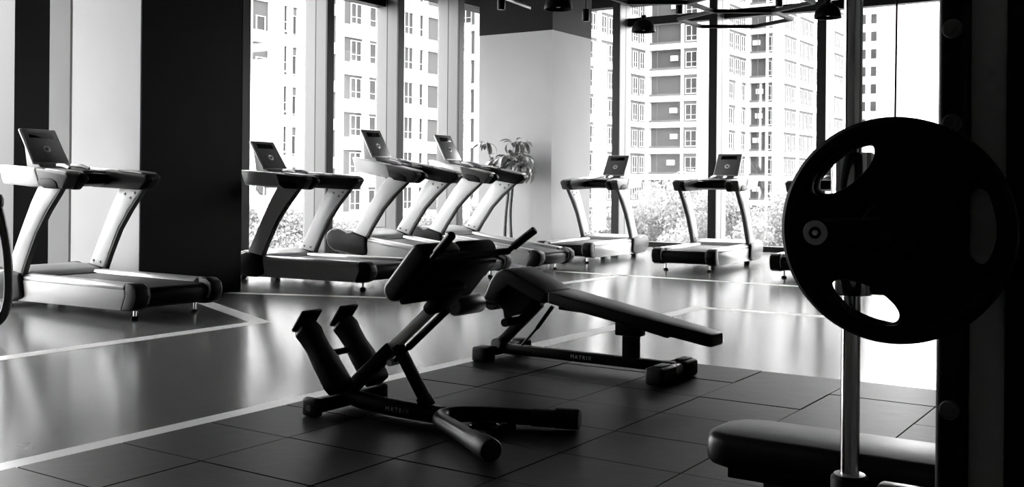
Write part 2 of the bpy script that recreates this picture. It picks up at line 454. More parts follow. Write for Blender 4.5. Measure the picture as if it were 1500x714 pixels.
# ================================================================== BACK EXTENSION BENCH
be = thing('back_extension_bench', 'black roman chair with two hip pads, foot plates and a forked base, in the middle', 'exercise bench', (3.81, 2.95, 0.02))
BX, BY = 3.81, 2.95
L_ = lambda X, Y, Z: (X - BX, Y - BY, Z - 0.02)
def rounded(path, n=6):
    """round the corners of a polyline"""
    out = [Vector(path[0])]
    for i in range(1, len(path) - 1):
        p0, p1, p2 = Vector(path[i-1]), Vector(path[i]), Vector(path[i+1])
        a = p1 + (p0 - p1) * .45; c = p1 + (p2 - p1) * .45
        for k in range(n + 1):
            t = k / n; out.append(a*(1-t)**2 + p1*2*t*(1-t) + c*t*t)
    out.append(Vector(path[-1])); return out
st = B().box(-.20, .25, .52, .60, .012, .078).build('rear_stabilizer', M['powder'], be, bevel=0.022, seg=3)
for s in (-1, 1):
    a, b_ = (-.235, -.185) if s < 0 else (.235, .285)
    e = B().box(a, b_, .508, .612, 0, .088).build('end_cap', M['cap'], st, bevel=0.018, seg=3)
    a = -.235 if s < 0 else .285
    B().lathe([(0, s*.004), (.014, s*.004), (.016, 0)], (a, .56, .042), 'x', 12).build('cap_bolt', M['grey'], e)
rail = B().tube(rounded([L_(3.81,3.60,.27), L_(3.81,3.50,.085), L_(3.81,3.25,.064), L_(3.81,2.90,.064)], 8), .041, 16).build('main_rail', M['powder'], be)
text_mesh('lettering', 'MATRIX', .032, M['letter'], rail,
          Matrix.Translation((-.042, .185, .045)) @ Matrix.Rotation(-PI/2, 4, 'Z') @ Matrix.Rotation(PI/2, 4, 'X'), .001, 1.35)
fork = B().tube(rounded([L_(3.45,2.42,.064), L_(3.63,2.70,.064), L_(3.745,2.885,.064), L_(3.875,2.885,.064), L_(3.97,2.72,.064), L_(4.075,2.40,.064)], 7), .038, 16).build('forked_base', M['powder'], be)
for (xa, ya, xb, yb) in ((3.53, 2.54, 3.41, 2.355), (4.022, 2.55, 4.09, 2.345)):
    s1 = B().tube([L_(xa, ya, .064), L_(xa+(xb-xa)*.55, ya+(yb-ya)*.55, .064)], .0415, 16).build('grip_sleeve', M['cap'], fork)
    e = B().tube([L_(xa+(xb-xa)*.5, ya+(yb-ya)*.5, .068), L_(xa+(xb-xa)*.97, ya+(yb-ya)*.97, .068), L_(xb, yb, .068)], [.048, .048, .044], 16).build('end_cap', M['cap'], fork)
for (x, y, r) in ((3.80, 2.66, .062), (3.90, 2.66, .045)):
    vs = [L_(x + r*math.cos(2*PI*k/24), y + r*math.sin(2*PI*k/24), .052) for k in range(25)]
    B().tube(vs, .008, 8, False).build('tie_ring', M['screen'], be)
B().box(L_(3.73,0,0)[0], L_(3.95,0,0)[0], 2.59-BY, 2.73-BY, .0, .022).build('ring_plate', M['powder'], be, bevel=0.006)
# inclined post with chrome slide and gas rod
pd = Vector((0, -.57, .485)).normalized(); pn = Vector((0, .485, .57)).normalized()     # along / towards the user
pb = Vector(L_(3.81, 3.46, .125))
PP = lambda u, w=0, x=0: pb + pd*u + pn*w + Vector((x, 0, 0))
B().bar(PP(-.05), PP(.345), .062, .062).build('post', M['powder'], be, bevel=0.008)
B().bar(PP(.34), PP(.80), .044, .046).build('post_slide', M['white'], be, bevel=0.006)  # white stands for the window reflected in the chrome slide
B().tube([PP(.30, -.055), PP(.42, -.055), PP(.421, -.055), PP(.72, -.055)], [.011, .011, .017, .017], 12).build('gas_spring', M['powder'], be)
B().cyl(PP(.30, -.055, -.03), PP(.30, -.055, .03), .016, 12).build('spring_pivot', M['steel'], be)
stt = B().bar(L_(3.81, 3.17, .36), L_(3.81, 2.985, .10), .05, .045).build('strut', M['powder'], be, bevel=0.006)
B().bar(L_(3.81, 3.015, .14), L_(3.81, 2.985, .095), .06, .055).build('strut_foot', M['powder'], stt, bevel=0.006)
# hip pads and their support
qa = math.radians(8)
qd = pd*math.cos(qa) + pn*math.sin(qa); qn = pn*math.cos(qa) - pd*math.sin(qa)
qc = PP(.81, .104)
def pad_side(u0, u1, w0, w1, r, n=6):
    pts = []
    for cu, cw, a0 in ((u1-r, w1-r, 0), (u0+r, w1-r, 90), (u0+r, w0+r, 180), (u1-r, w0+r, 270)):
        for k in range(n + 1):
            a = math.radians(a0 + 90*k/n); p = qd*(cu + r*math.cos(a)) + qn*(cw + r*math.sin(a)) + qc
            pts.append((p.y, p.z))
    return pts
for s in (-1, 1):
    a, b_ = sorted((s*.012, s*.275))
    B().prism(pad_side(-.155, .155, -.048, .05, .045), 'x', a, b_).build('hip_pad', M['vinyl'], be, bevel=0.02, seg=3)
B().prism(pad_side(-.13, .14, -.075, -.045, .012, 2), 'x', -.25, .25).build('pad_plate', M['powder'], be, bevel=0.006)
B().prism(pad_side(-.17, .0, -.125, -.07, .02, 3), 'x', -.075, .075).build('carriage', M['powder'], be, bevel=0.008)
B().prism(pad_side(.03, .14, -.10, -.07, .012, 3), 'x', -.20, .20).build('carriage_box', M['powder'], be, bevel=0.006)
bar_y, bar_z = 2.745 - BY, .785
B().tube([(-.29, bar_y, bar_z), (.29, bar_y, bar_z)], .016, 12).build('handle_bar', M['powder'], be)
for s in (-1, 1):
    p0 = Vector((s*.285, bar_y, bar_z)); p1 = p0 + Vector((s*.035, -.13, .105))
    hd = B().tube([p0, p1], .013, 10).build('handle', M['powder'], be)
    q0 = p0.lerp(p1, .22)
    B().tube([q0, p1.lerp(p0, .03), p1], [.019, .019, .014], 12).build('hand_grip', M['cap'], hd)
# foot plates (perpendicular to the post) with toe lip
for s, xc in ((-1, -.125), (1, .135)):
    prof = [(1.1*x_, y_) for x_, y_ in [(-.055,-.19),(.045,-.19),(.062,-.15),(.058,-.02),(.048,.05),(.052,.11),(.06,.15),(.045,.19),(-.045,.19),(-.06,.15),(-.052,.11),(-.048,.05),(-.058,-.02),(-.065,-.15)]]
    pc = Vector(L_(3.81, 3.535, .275)); vs = []
    for w in (-.02, .048):
        for x, u in prof: vs.append(Vector((xc + x, 0, 0)) + pc + pn*u + pd*w)
    n = len(prof)
    fp = B().add(vs, [tuple(range(n-1,-1,-1)), tuple(range(n, 2*n))] + [(i,(i+1)%n,n+(i+1)%n,n+i) for i in range(n)]).build('foot_plate', M['powder'], be, bevel=0.008)
    top = pc + pn*.185 + Vector((xc, 0, 0))
    B().bar(top - pd*.02, top + pd*.10 + pn*.03, .13, .018).build('toe_lip', M['cap'], fp, bevel=0.006)
    hb = pc - pn*.165 + Vector((xc, 0, 0))
    B().bar(hb, hb + pd*.05, .12, .03).build('heel_stop', M['cap'], fp, bevel=0.008)
B().cyl(L_(3.81-.05, 3.56, .29), L_(3.81+.12, 3.56, .29), .016, 12).build('foot_plate_axle', M['powder'], be)

# ================================================================== DECLINE BENCH
DX, DY = 5.5, 3.1
db = thing('decline_bench', 'black decline bench with long tapered pad and leg roller, behind the roman chair', 'exercise bench', (DX, DY, 0.02))
D_ = lambda X, Y, Z: (X - DX, Y - DY, Z - 0.02)
rs = B().box(-.20, .30, 3.72-DY, 3.80-DY, .02, .08).build('rear_stabilizer', M['powder'], db, bevel=0.02, seg=3)
for a, b_ in ((-.21, -.09), (.23, .33)):
    B().box(a, b_, 3.705-DY, 3.815-DY, 0, .09).build('end_cap', M['cap'], rs, bevel=0.018, seg=3)
fs_ = B().box(-.24, .18, 2.49-DY, 2.57-DY, .025, .088).build('front_stabilizer', M['steel'], db, bevel=0.02, seg=3)
for a, b_ in ((-.285, -.10), (.02, .19)):
    e = B().box(a, b_, 2.47-DY, 2.59-DY, 0, .098).build('end_cap', M['cap'], fs_, bevel=0.022, seg=3)
    B().box(a+.03, b_-.02, 2.50-DY, 2.56-DY, .094, .105).build('cap_rib', M['cap'], e, bevel=0.005)
dr = B().box(-.035, .035, 2.53-DY, 3.76-DY, .035, .095).build('main_rail', M['powder'], db, bevel=0.012)
text_mesh('lettering', 'MATRIX', .032, M['letter'], dr,
          Matrix.Translation((-.036, 3.13-DY, .066)) @ Matrix.Rotation(-PI/2, 4, 'Z') @ Matrix.Rotation(PI/2, 4, 'X'), .001, 1.35)
B().box(-.03, .03, 2.765-DY, 2.86-DY, .08, .30).build('support_post', M['powder'], db, bevel=0.008)
B().box(-.045, .045, 2.74-DY, 2.90-DY, .22, .32).build('post_bracket', M['powder'], db, bevel=0.01)
B().bar(D_(DX,3.735,.115), D_(DX,3.44,.39), .055, .06).build('seat_post', M['powder'], db, bevel=0.008)
B().bar(D_(DX,3.50,.33), D_(DX,3.40,.425), .04, .045).build('post_slide', M['chrome'], db, bevel=0.004)
B().cyl(D_(DX-.05,3.74,.115), D_(DX+.05,3.74,.115), .034, 18).build('pivot', M['steel'], db)
B().tube([D_(DX-.02,3.56,.12), D_(DX-.02,3.45,.235), D_(DX-.02,3.449,.236), D_(DX-.02,3.34,.375)], [.008,.008,.013,.013], 10).build('gas_spring', M['powder'], db)
# back pad: tapered slab, 10 degree decline
def pad_prism(plan_profile, name, bev):
    return B().add(*plan_profile).build(name, M['vinyl'], db, bevel=bev, seg=3)
vs = []
y0, z0, y1, z1 = 3.30, .478, 2.275, .298
for t, hw in ((0, .15), (.45, .14), (.96, .095), (1.0, .08)):
    y, z = y0 + (y1-y0)*t, z0 + (z1-z0)*t
    for dz_ in (-.07, 0):
        vs += [D_(DX - hw, y - dz_*.0, z + dz_), D_(DX + hw, y, z + dz_)]
fs = [(0,1,3,2), (12,14,15,13)]
for k in range(3):
    o_ = 4*k
    fs += [(o_, o_+4, o_+5, o_+1), (o_+2, o_+3, o_+7, o_+6), (o_, o_+2, o_+6, o_+4), (o_+1, o_+5, o_+7, o_+3)]
pad_prism((vs, fs), 'back_pad', .014)
B().prism([(3.27-DY,.39),(3.27-DY,.345),(3.05-DY,.335),(2.55-DY,.235),(2.55-DY,.27)], 'x', -.07, .07).build('pad_frame', M['powder'], db, bevel=0.006)
seat = [(3.305,.478),(3.57,.592),(3.62,.60),(3.675,.575),(3.715,.52),(3.765,.415),(3.745,.395),(3.68,.385),(3.64,.45),(3.58,.50),(3.33,.40)]
B().prism([(y-DY, z-.02) for y, z in seat], 'x', -.155, .155).build('seat_pad', M['vinyl'], db, bevel=0.014, seg=3)
B().prism([(y-DY, z-.02) for y, z in ((3.40,.44),(3.62,.50),(3.72,.40),(3.60,.30),(3.50,.34))], 'x', -.11, .11).build('seat_bracket', M['powder'], db, bevel=0.008)
B().tube([D_(DX-.33,3.86,.365), D_(DX+.33,3.86,.365)], .016, 10).build('roller_axle', M['powder'], db)
for s in (-1, 1):
    a, b_ = sorted((s*.06, s*.33))
    B().lathe([(0,a),(.052,a),(.06,a+.012),(.06,b_-.012),(.052,b_),(0,b_)], (0, 3.86-DY, .345), 'x', 24).build('leg_roller', M['vinyl'], db)
B().tube([D_(DX-.13,3.62,.265), D_(DX+.13,3.62,.265)], .026, 14).build('lower_roller', M['vinyl'], db)
B().bar(D_(DX,3.86,.365), D_(DX,3.60,.36), .05, .03).build('roller_arm', M['powder'], db, bevel=0.005)
for s in (-1, 1):
    B().bar(D_(DX+s*.09,3.64,.40), D_(DX+s*.09,3.61,.255), .02, .05).build('roller_bracket', M['powder'], db, bevel=0.004)

# ================================================================== SMITH MACHINE, PLATE, FLAT BENCH
sm = thing('smith_machine', 'dark weight rack with bolted post and vertical chrome guide rod at right edge', 'weight machine', (2.3, 0.4, 0))
S_ = lambda X, Y, Z: (X - 2.3, Y - 0.4, Z)
def sbox(X0_, X1_, Y0_, Y1_, Z0_, Z1_): return B().box(X0_-2.3, X1_-2.3, Y0_-.4, Y1_-.4, Z0_, Z1_)
post = sbox(2.352, 2.50, .427, .4845, 0, 2.4).build('post', M['rackblack'], sm, bevel=0.012, seg=3)
for z in (1.455, 1.255, 1.06, .652):
    bo = B().lathe([(0,-.016),(.010,-.016),(.010,-.006),(.014,-.006),(.015,-.009),(.019,-.008),(.021,0),(.021,.002)], S_(2.352,.4555,z), 'x', 20).build('bolt', M['grey'], post)
fr = sbox(2.40, 2.52, .3535, .4275, 0, 2.4).build('grey_upright', M['rackgrey'], sm, bevel=0.006)
B().lathe([(.005,-.002),(.009,-.003),(.010,0)], S_(2.40,.390,1.362), 'x', 16).build('screw', M['white'], fr)
sbox(2.38, 2.55, .19, .3545, 0, 2.4).build('side_cover', M['rackblack'], sm, bevel=0.006)
sbox(2.2, 3.9, .30, .75, 2.34, 2.44).build('top_beam', M['rackblack'], sm, bevel=0.01)
sbox(2.30, 2.42, .35, .80, .0, .07).build('base_beam', M['rackblack'], sm, bevel=0.01)
sbox(3.62, 3.76, .30, .42, 0, 2.4).build('post', M['rackblack'], sm, bevel=0.012)
for X in (2.33, 3.56):
    gr_ = B().cyl(S_(X,.655,.07), S_(X,.655,2.36), .0203, 28).build('guide_rod', M['chrome'], sm)
    bu = B().lathe([(.0207,.49),(.034,.49),(.040,.484),(.041,.42),(.041,.40),(.0207,.40)], S_(X,.655,0), 'z', 28).build('bumper', M['cap'], gr_)
    B().lathe([(.0207,.4905),(.033,.4905),(.0335,.4915),(.0207,.4925)], S_(X,.655,0), 'z', 28).build('bumper_washer', M['silver'], bu)
    sbox(X-.03, X+.03, .60, .70, .07, .40).build('stop_block', M['rackblack'], gr_, bevel=0.006)
    B().lathe([(.0207,.885),(.043,.885),(.0445,.89),(.0445,1.19),(.043,1.195),(.0207,1.195)], S_(X,.655,0), 'z', 32).build('carriage', M['chrome'], sm)
sbox(2.345, 2.40, .585, .625, .885, .935).build('catch_block', M['rackblack'], sm, bevel=0.006)
B().tube([S_(2.34,.60,1.00), S_(2.34,.568,1.16), S_(2.36,.566,2.34)], .0022, 6).build('cable', M['black'], sm)
B().cyl(S_(2.09,.525,1.035), S_(3.75,.525,1.035), .016, 20).build('lifting_bar', M['steel'], sm)
B().cyl(S_(2.08,.525,1.035), S_(2.33,.525,1.035), .0255, 24).build('bar_sleeve', M['rackblack'], sm)
B().bar(S_(2.33,.525,1.035), S_(2.33,.655,1.035), .05, .05, (0,0,1)).build('carriage_link', M['rackblack'], sm, bevel=0.008)
ha = B().tube([S_(2.105,.525,1.035), S_(2.105,.652,1.029)], .027, 20).build('hook_arm', M['rackblack'], sm)
B().lathe([(0,0),(.0245,0),(.0265,.004),(.0265,.03),(0,.03)], S_(2.068,.652,1.029), 'x', 28).build('hook_hub', M['rackblack'], ha)
B().lathe([(.012,-.0035),(.024,-.003),(.0245,0)], S_(2.068,.652,1.029), 'x', 28).build('hub_disc', M['silver'], ha)
B().lathe([(0,-.006),(.006,-.006),(.0085,-.003),(.0085,0)], S_(2.068,.652,1.029), 'x', 6).build('hub_bolt', M['chrome'], ha)
sbox(2.33, 2.38, .485, .60, .455, .477).build('lower_bracket', M['silver'], sm, bevel=0.01)
sbox(2.34, 2.37, .50, .58, .07, .456).build('bracket_leg', M['rackblack'], sm, bevel=0.006)

# weight plate: rim with three bean shaped grips, hub ring
def make_plate():
    R = .225; n = 144
    holes = []
    trace = [(-125,57),(-123,72),(-110,93),(-90,112),(-62,125),(-38,130),(-28,124),(-27,112),(-33,98),(-44,84),(-58,70),(-76,58),(-98,50),(-116,48)]
    for ang in (0, 119, 236):
        c, s = math.cos(math.radians(ang)), math.sin(math.radians(ang))
        P_ = [Vector((x*c - y*s, x*s + y*c))*.001347 for x, y in trace]
        for _ in range(2):       # round the traced outline
            Q = []
            for i in range(len(P_)):
                a, b = P_[i], P_[(i+1) % len(P_)]; Q += [a*.75 + b*.25, a*.25 + b*.75]
            P_ = Q
        holes.append(P_)
    bm = bmesh.new()
    loops = [[Vector((R*math.cos(2*PI*k/n), R*math.sin(2*PI*k/n))) for k in range(n)]] + holes + \
            [[Vector((0.0254*math.cos(2*PI*k/24), 0.0254*math.sin(2*PI*k/24))) for k in range(24)]]
    ed = []
    for lp in loops:
        vs = [bm.verts.new((0, -p.x, p.y)) for p in lp]     # image x runs towards -Y
        ed += [bm.edges.new((vs[i], vs[(i+1) % len(vs)])) for i in range(len(vs))]
    bmesh.ops.triangle_fill(bm, use_beauty=True, edges=ed, normal=(1, 0, 0))
    # drop fill inside the holes
    def inside(p, poly):
        c = False; j = len(poly) - 1
        for i in range(len(poly)):
            if (poly[i].y > p.y) != (poly[j].y > p.y) and p.x < (poly[j].x - poly[i].x)*(p.y - poly[i].y)/(poly[j].y - poly[i].y) + poly[i].x: c = not c
            j = i
        return c
    bad = [f for f in bm.faces if any(inside(Vector((-f.calc_center_median().y, f.calc_center_median().z)), lp) for lp in loops[1:])]
    bmesh.ops.delete(bm, geom=bad, context='FACES_ONLY')
    ex = bmesh.ops.extrude_face_region(bm, geom=list(bm.faces))
    bmesh.ops.translate(bm, vec=(.035, 0, 0), verts=[v for v in ex['geom'] if isinstance(v, bmesh.types.BMVert)])
    bmesh.ops.recalc_face_normals(bm, faces=bm.faces)
    es = [e for e in bm.edges if len(e.link_faces) == 2 and e.calc_face_angle(0) > 1.2]
    bmesh.ops.bevel(bm, geom=es, offset=.005, segments=2, profile=.5, affect='EDGES', clamp_overlap=True)
    me = bpy.data.meshes.new('disc'); bm.to_mesh(me); bm.free(); me.materials.append(M['iron'])
    me.polygons.foreach_set('use_smooth', [True]*len(me.polygons)); me.set_sharp_from_angle(angle=math.radians(35))
    return me
wp = thing('weight_plate', 'large round black weight plate with three grip slots on the rack', 'weight plate', (2.15, .525, 1.035))
link('disc', make_plate(), wp)
B().lathe([(.19,.002),(.196,-.002),(.206,-.005),(.218,-.004),(.2255,.003),(.2255,.032),(.218,.039),(.206,.040),(.196,.037),(.19,.033)], (0,0,0), 'x', 96).build('rim', M['iron'], wp)
B().lathe([(.027,-.012),(.055,-.012),(.062,-.004),(.066,.004)], (0,0,0), 'x', 48).build('hub', M['iron'], wp)
wp2 = copy_tree(wp); wp2.location = (2.205, .533, 1.032); wp2.rotation_euler = (math.radians(3), 0, 0)
wp2['label'] = 'second black weight plate on the rack, mostly covered by the front plate'
for o in (wp, wp2): o['group'] = 'plates on the rack'

# flat bench in front of the rack
fb = thing('flat_bench', 'black padded flat bench at bottom right behind the chrome rod', 'exercise bench', (2.76, .5, 0.02))
pts = [(-.14,-1.0),(.135,-1.0),(.135,.54),(.115,.60),(.06,.64),(-.05,.645),(-.115,.625),(-.14,.57)]
B().prism(pts, 'z', .352, .44).build('bench_pad', M['vinyl'], fb, bevel=0.028, seg=4)
B().box(-.09, .10, -.98, .575, .318, .353).build('pad_board', M['powder'], fb, bevel=0.004)
B().box(-.03, .04, -.95, .50, .25, .32).build('spine', M['powder'], fb, bevel=0.01)
for y in (-.85, .40):
    B().box(-.03, .04, y - .03, y + .03, .05, .26).build('leg', M['powder'], fb, bevel=0.008)
    B().box(-.22, .23, y - .035, y + .035, 0, .06).build('foot', M['powder'], fb, bevel=0.015)

# ================================================================== LEFT EDGE: tubular frame of a machine
tf = thing('exercise_machine_frame', 'curved grey tube frame of a machine cut off by the left edge', 'exercise machine', (4.0, 7.0, 0))
rU = Vector((math.sin(YAW), -math.cos(YAW), 0)); cU = Vector((math.cos(YAW), math.sin(YAW), 0))
def fp(u, z): return Vector((4.248, 7.145, 0)) + rU*(u + .018) + Vector((0, 0, z)) - Vector((4.0, 7.0, 0))
tb = [fp(-.085,.93), fp(-.05,.80), fp(-.015,.62), fp(.0,.42), fp(-.004,.25), fp(-.04,.14), fp(-.10,.085), fp(-.25,.055), fp(-.75,.05), fp(-.95,.06)]
tb2 = rounded(tb, 4)
B().tube(tb2, .031, 16).build('loop_tube', M['tube'], tf)
B().lathe([(0,1.02),(.03,1.015),(.045,.98),(.045,.94),(.035,.91),(0,.90)], (fp(-.09,0).x, fp(-.09,0).y, 0), 'z', 16).build('knob', M['cap'], tf)
q = fp(-.45, 0)
B().box(q.x-.35, q.x+.15, q.y-.05, q.y+.75, 0, .11).build('base', M['black'], tf, bevel=0.03)
B().tube([fp(-.3,.06), fp(-.28,.5), fp(-.2,.9)], .03, 12).build('mast', M['black'], tf)
B().lathe([(0,-.05),(.2,-.05),(.22,-.02),(.22,.02),(.2,.05),(0,.05)], (fp(-.30,0).x, fp(-.30,0).y+.10, .36), 'x', 32).build('flywheel_cover', M['silver'], tf)

# ================================================================== POTTED PLANT
pl = thing('potted_plant', 'tall leafy plant with two thin trunks against the two-tone column', 'plant', (13.72, 9.20, 0))
pot = B().lathe([(0,0),(.17,0),(.20,.20),(.22,.20),(.22,.24),(.19,.24),(.18,.22),(0,.21)], (0,0,0), 'z', 24).build('pot', M['pot'], pl)
stems = [([(.0,.06,.20),(.02,.05,.7),(.02,.0,1.0),(.0,.02,1.25),(-.02,.06,1.42)], .028), ([(.02,-.06,.20),(.0,-.04,.7),(.0,-.08,1.0),(.02,-.07,1.2),(.0,-.12,1.42)], .026)]
for p_, r in stems: B().tube(rounded(p_, 3), [r]*1 + [r*.85]*(len(rounded(p_, 3))-1), 10).build('trunk', M['bark'], pl)
def leaf_mesh(L, w, droop):
    vs = []; n = 6
    for k in range(n + 1):
        t = k/n; hw = w*math.sin(PI*min(.98, t*.92+.04))**.8
        a = droop*t; x = L*math.sin(a)/max(droop, .01); z = -L*(1-math.cos(a))/max(droop, .01)
        vs += [(x, -hw, z+.25*hw), (x, 0, z), (x, hw, z+.25*hw)]
    fs = []
    for k in range(n):
        o_ = 3*k; fs += [(o_,o_+1,o_+4,o_+3), (o_+1,o_+2,o_+5,o_+4)]
    return B().add(vs, fs).mesh('leaf', M['leaf'])
LM = [leaf_mesh(.17, .034, .8), leaf_mesh(.22, .036, 1.5), leaf_mesh(.26, .034, 2.1), leaf_mesh(.14, .04, .4)]
crown = [(0,.02,1.52,.22,46), (0,-.18,1.47,.20,36), (0,.24,1.44,.18,28), (0,-.30,1.42,.12,14), (0,-.10,1.76,.08,9), (0,-.27,1.78,.06,7), (0,.44,1.76,.06,9)]
for cx_, cy_, cz_, cr, n in crown:
    B().tube([(0, cy_*.3, 1.3), (cx_, cy_*.8, (1.3+cz_)/2+.02), (cx_, cy_, cz_)], [.01,.007,.004], 6).build('branch', M['bark'], pl)
    for k in range(n):
        o = link('leaf', random.choice(LM), pl)
        d = Vector((random.gauss(0,1), random.gauss(0,1), random.gauss(0,.7))).normalized()*cr*random.random()**.5
        o.location = (cx_*.8 + d.x*.8, cy_ + d.y, cz_ + d.z)
        o.rotation_euler = (random.uniform(-.5,.5), random.uniform(-.5,.7), math.atan2(d.y, d.x) + random.uniform(-.8,.8))
        s = random.uniform(.75, 1.15); o.scale = (s, s, s)
for k, (y, z) in enumerate(((-.36,1.38),(-.42,1.36),(-.33,1.36),(-.30,1.6),(-.40,1.55))):
    o = link('leaf', LM[2], pl); o.location = (-.05, y, z); o.rotation_euler = (.1*k, .5, -PI/2 + .2*k - .4); o.scale = (1.1,1.1,1.1)

# ================================================================== CEILING FIXTURES
def pendant(x, y, z, lab):
    t = thing('pendant_lamp', lab, 'lamp', (x, y, z), group='black dome pendant lamps')
    B().lathe([(.18,0),(.178,.03),(.165,.09),(.13,.145),(.08,.18),(.04,.19),(.036,.195),(.075,.175),(.125,.138),(.158,.088),(.17,.03),(.172,.002),(.18,0)], (0,0,0), 'z', 32).build('shade', M['black'], t)
    B().lathe([(0,.25),(.03,.25),(.045,.235),(.03,.215),(.04,.19),(0,.19)], (0,0,0), 'z', 16).build('cap', M['black'], t)
    B().lathe([(0,.02),(.03,.03),(.045,.06),(.04,.10),(.02,.14),(0,.14)], (0,0,0), 'z', 16).build('bulb', M['white'], t)
    B().cyl((0,0,.25), (0,0,ZC - z), .006, 8).build('cord', M['black'], t)
pendant(11.30, 6.84, 3.32, 'black dome pendant lamp hanging in front of the dark column band')
pendant(14.20, 7.10, 3.42, 'black dome pendant lamp beside the left window of the back wall')
pendant(14.15, 4.32, 3.40, 'black dome pendant lamp right of the hexagon light bars')
hf = thing('hexagon_light_bars', 'dark hexagonal hanging light bars in front of the back windows', 'light fixture', (14.22, 5.67, 3.50))
hexes = set()
for cx_, cy_ in ((0, 0), (-1.2, -.693)):
    vs = [(round(cx_ + .8*math.cos(k*PI/3), 2), round(cy_ + .8*math.sin(k*PI/3), 2)) for k in range(6)]
    for k in range(6): hexes.add(tuple(sorted((vs[k], vs[(k+1) % 6]))))
hexes |= {((-2.0, .69), (-1.6, 0.0)), ((-2.8, .69), (-2.0, .69))}
for p, q in sorted(hexes):
    B().bar((*p, 0), (*q, 0), .05, .055, (0, 0, 1)).build('light_bar', M['black'], hf, bevel=0.006, smooth=False)
for p in sorted({p for e in hexes for p in e})[::2]:
    B().cyl((*p, 0), (*p, ZC - 3.5), .003, 6).build('hanging_wire', M['black'], hf)
def spot(x, y, z, lab):
    t = thing('ceiling_spotlight', lab, 'lamp', (x, y, z), group='small black ceiling spotlights')
    B().cyl((0,0,-.16), (0,0,0), .05, 16).build('can', M['black'], t, bevel=0.008)
    B().cyl((0,0,0), (0,0,ZC - z), .012, 8).build('stem', M['black'], t)
    B().lathe([(0,-.161),(.04,-.161),(.045,-.158)], (0,0,0), 'z', 16).build('lens', M['screen'], t)
spot(13.8, 6.34, 3.73, 'small black spotlight between the first two back window mullions, near the top')
spot(14.58, 5.15, 3.84, 'small black spotlight above the hexagon light bars, near the top')
spot(12.19, 6.95, 3.46, 'small black spotlight on the right face of the two-tone column band')
spot(10.85, 7.40, 3.46, 'small black spotlight at the left of the dark column band')
tag(B().tube([(11.02, 7.44, 3.47), (10.79, 6.9, 3.27)], .025, 10).build('conduit_pipe', M['grey']), 'thin grey pipe slanting across the dark column band at the top', 'pipe')

# ================================================================== OUTSIDE
GZ = -7.0
struct(B().box(-60, 330, -120, 260, GZ - .2, GZ).build('floor_outside', M['ground'], smooth=False))
FH = 2.92
def unit_window(w, h, panes):
    """window centred at origin, facing -n (local -y), with frame and sill; returns (frame mesh, pane mesh)"""
    f = B(); d = .06
    f.box(-w/2-.06, w/2+.06, -.05, .08, -h/2-.12, -h/2); f.box(-w/2-.06, w/2+.06, -.05, .08, h/2, h/2+.06)
    for k in range(panes + 1):
        x = -w/2 + w*k/panes; f.box(x-.035, x+.035, -.04, .08, -h/2, h/2)
    if h > 1.2: f.box(-w/2, w/2, -.03, .08, -h/2 + h*.3, -h/2 + h*.3 + .05)
    g = B().box(-w/2, w/2, .03, .07, -h/2, h/2)
    return f.mesh('window', M['bwhite'], smooth=False), g.mesh('pane', M['bglass'], smooth=False)
UW = {}
def put_window(bld, x, y, z, rz, w, h, panes=2):
    key = (round(w,2), round(h,2), panes)
    if key not in UW: UW[key] = unit_window(w, h, panes)
    o = link('window', UW[key][0], bld); o.location = (x, y, z); o.rotation_euler = (0, 0, rz)
    link('pane', UW[key][1], o)

# --- tower block opposite the left windows, facade facing -Y at Y = 56
ba = thing('apartment_tower', 'white apartment block with grey panels seen through the left windows', 'building', (62, 60, GZ))
def ab(x0, x1, y0, y1, z0, z1, name, m): return B().box(x0-62, x1-62, y0-60, y1-60, z0-GZ, z1-GZ).build(name, m, ba, smooth=False)
ab(44, 73.2, 56.0, 70, GZ, 34, 'core', M['bmid'])
zb = [13.0 - FH*k for k in range(-7, 7)]             # slab levels of the middle bay
for z in zb:
    if z < GZ: continue
    ab(43.8, 59.9, 55.82, 56.7, z+.9, z+1.75, 'floor_band', M['bwhite'])
    ab(59.9, 73.4, 55.8, 56.7, z-.55, z+.45, 'floor_band', M['bwhite'])
for x0, x1 in ((43.8,45),(49.0,51.0),(52.6,54.0),(54.45,54.85),(55.4,56.6),(59.6,60.3),(62.55,63.2),(65.2,67.0),(68.9,69.6),(70.3,70.7),(72.7,73.4)):
    ab(x0, x1, 55.75, 56.7, GZ, 34, 'pier', M['bwhite'])
for x0, x1 in ((51.0,52.6),(60.3,62.55),(67.0,68.9),(70.7,72.7)):
    ab(x0, x1, 55.98, 56.62, GZ, 34, 'grey_panel', M['bgrey'])
for z in zb:
    if z < -4: continue
    put_window(ba, 54.22, 55.95, z+.1, 0, .42, 1.9, 1)
    put_window(ba, 55.12, 55.95, z-.7, 0, .5, 1.9, 1)
    put_window(ba, 61.85, 55.93, z-1.55, 0, 1.2, 1.5, 2)
    put_window(ba, 64.2, 55.95, z-1.55, 0, 1.5, 1.5, 2)
    put_window(ba, 68.3, 55.93, z-1.4, 0, 1.1, 1.8, 2)
    put_window(ba, 69.95, 55.95, z-1.4, 0, .55, 1.8, 1)
    put_window(ba, 47.2, 55.95, z-1.4, 0, 1.6, 1.5, 2)
    put_window(ba, 51.9, 55.93, z-.9, 0, .8, 1.4, 1)

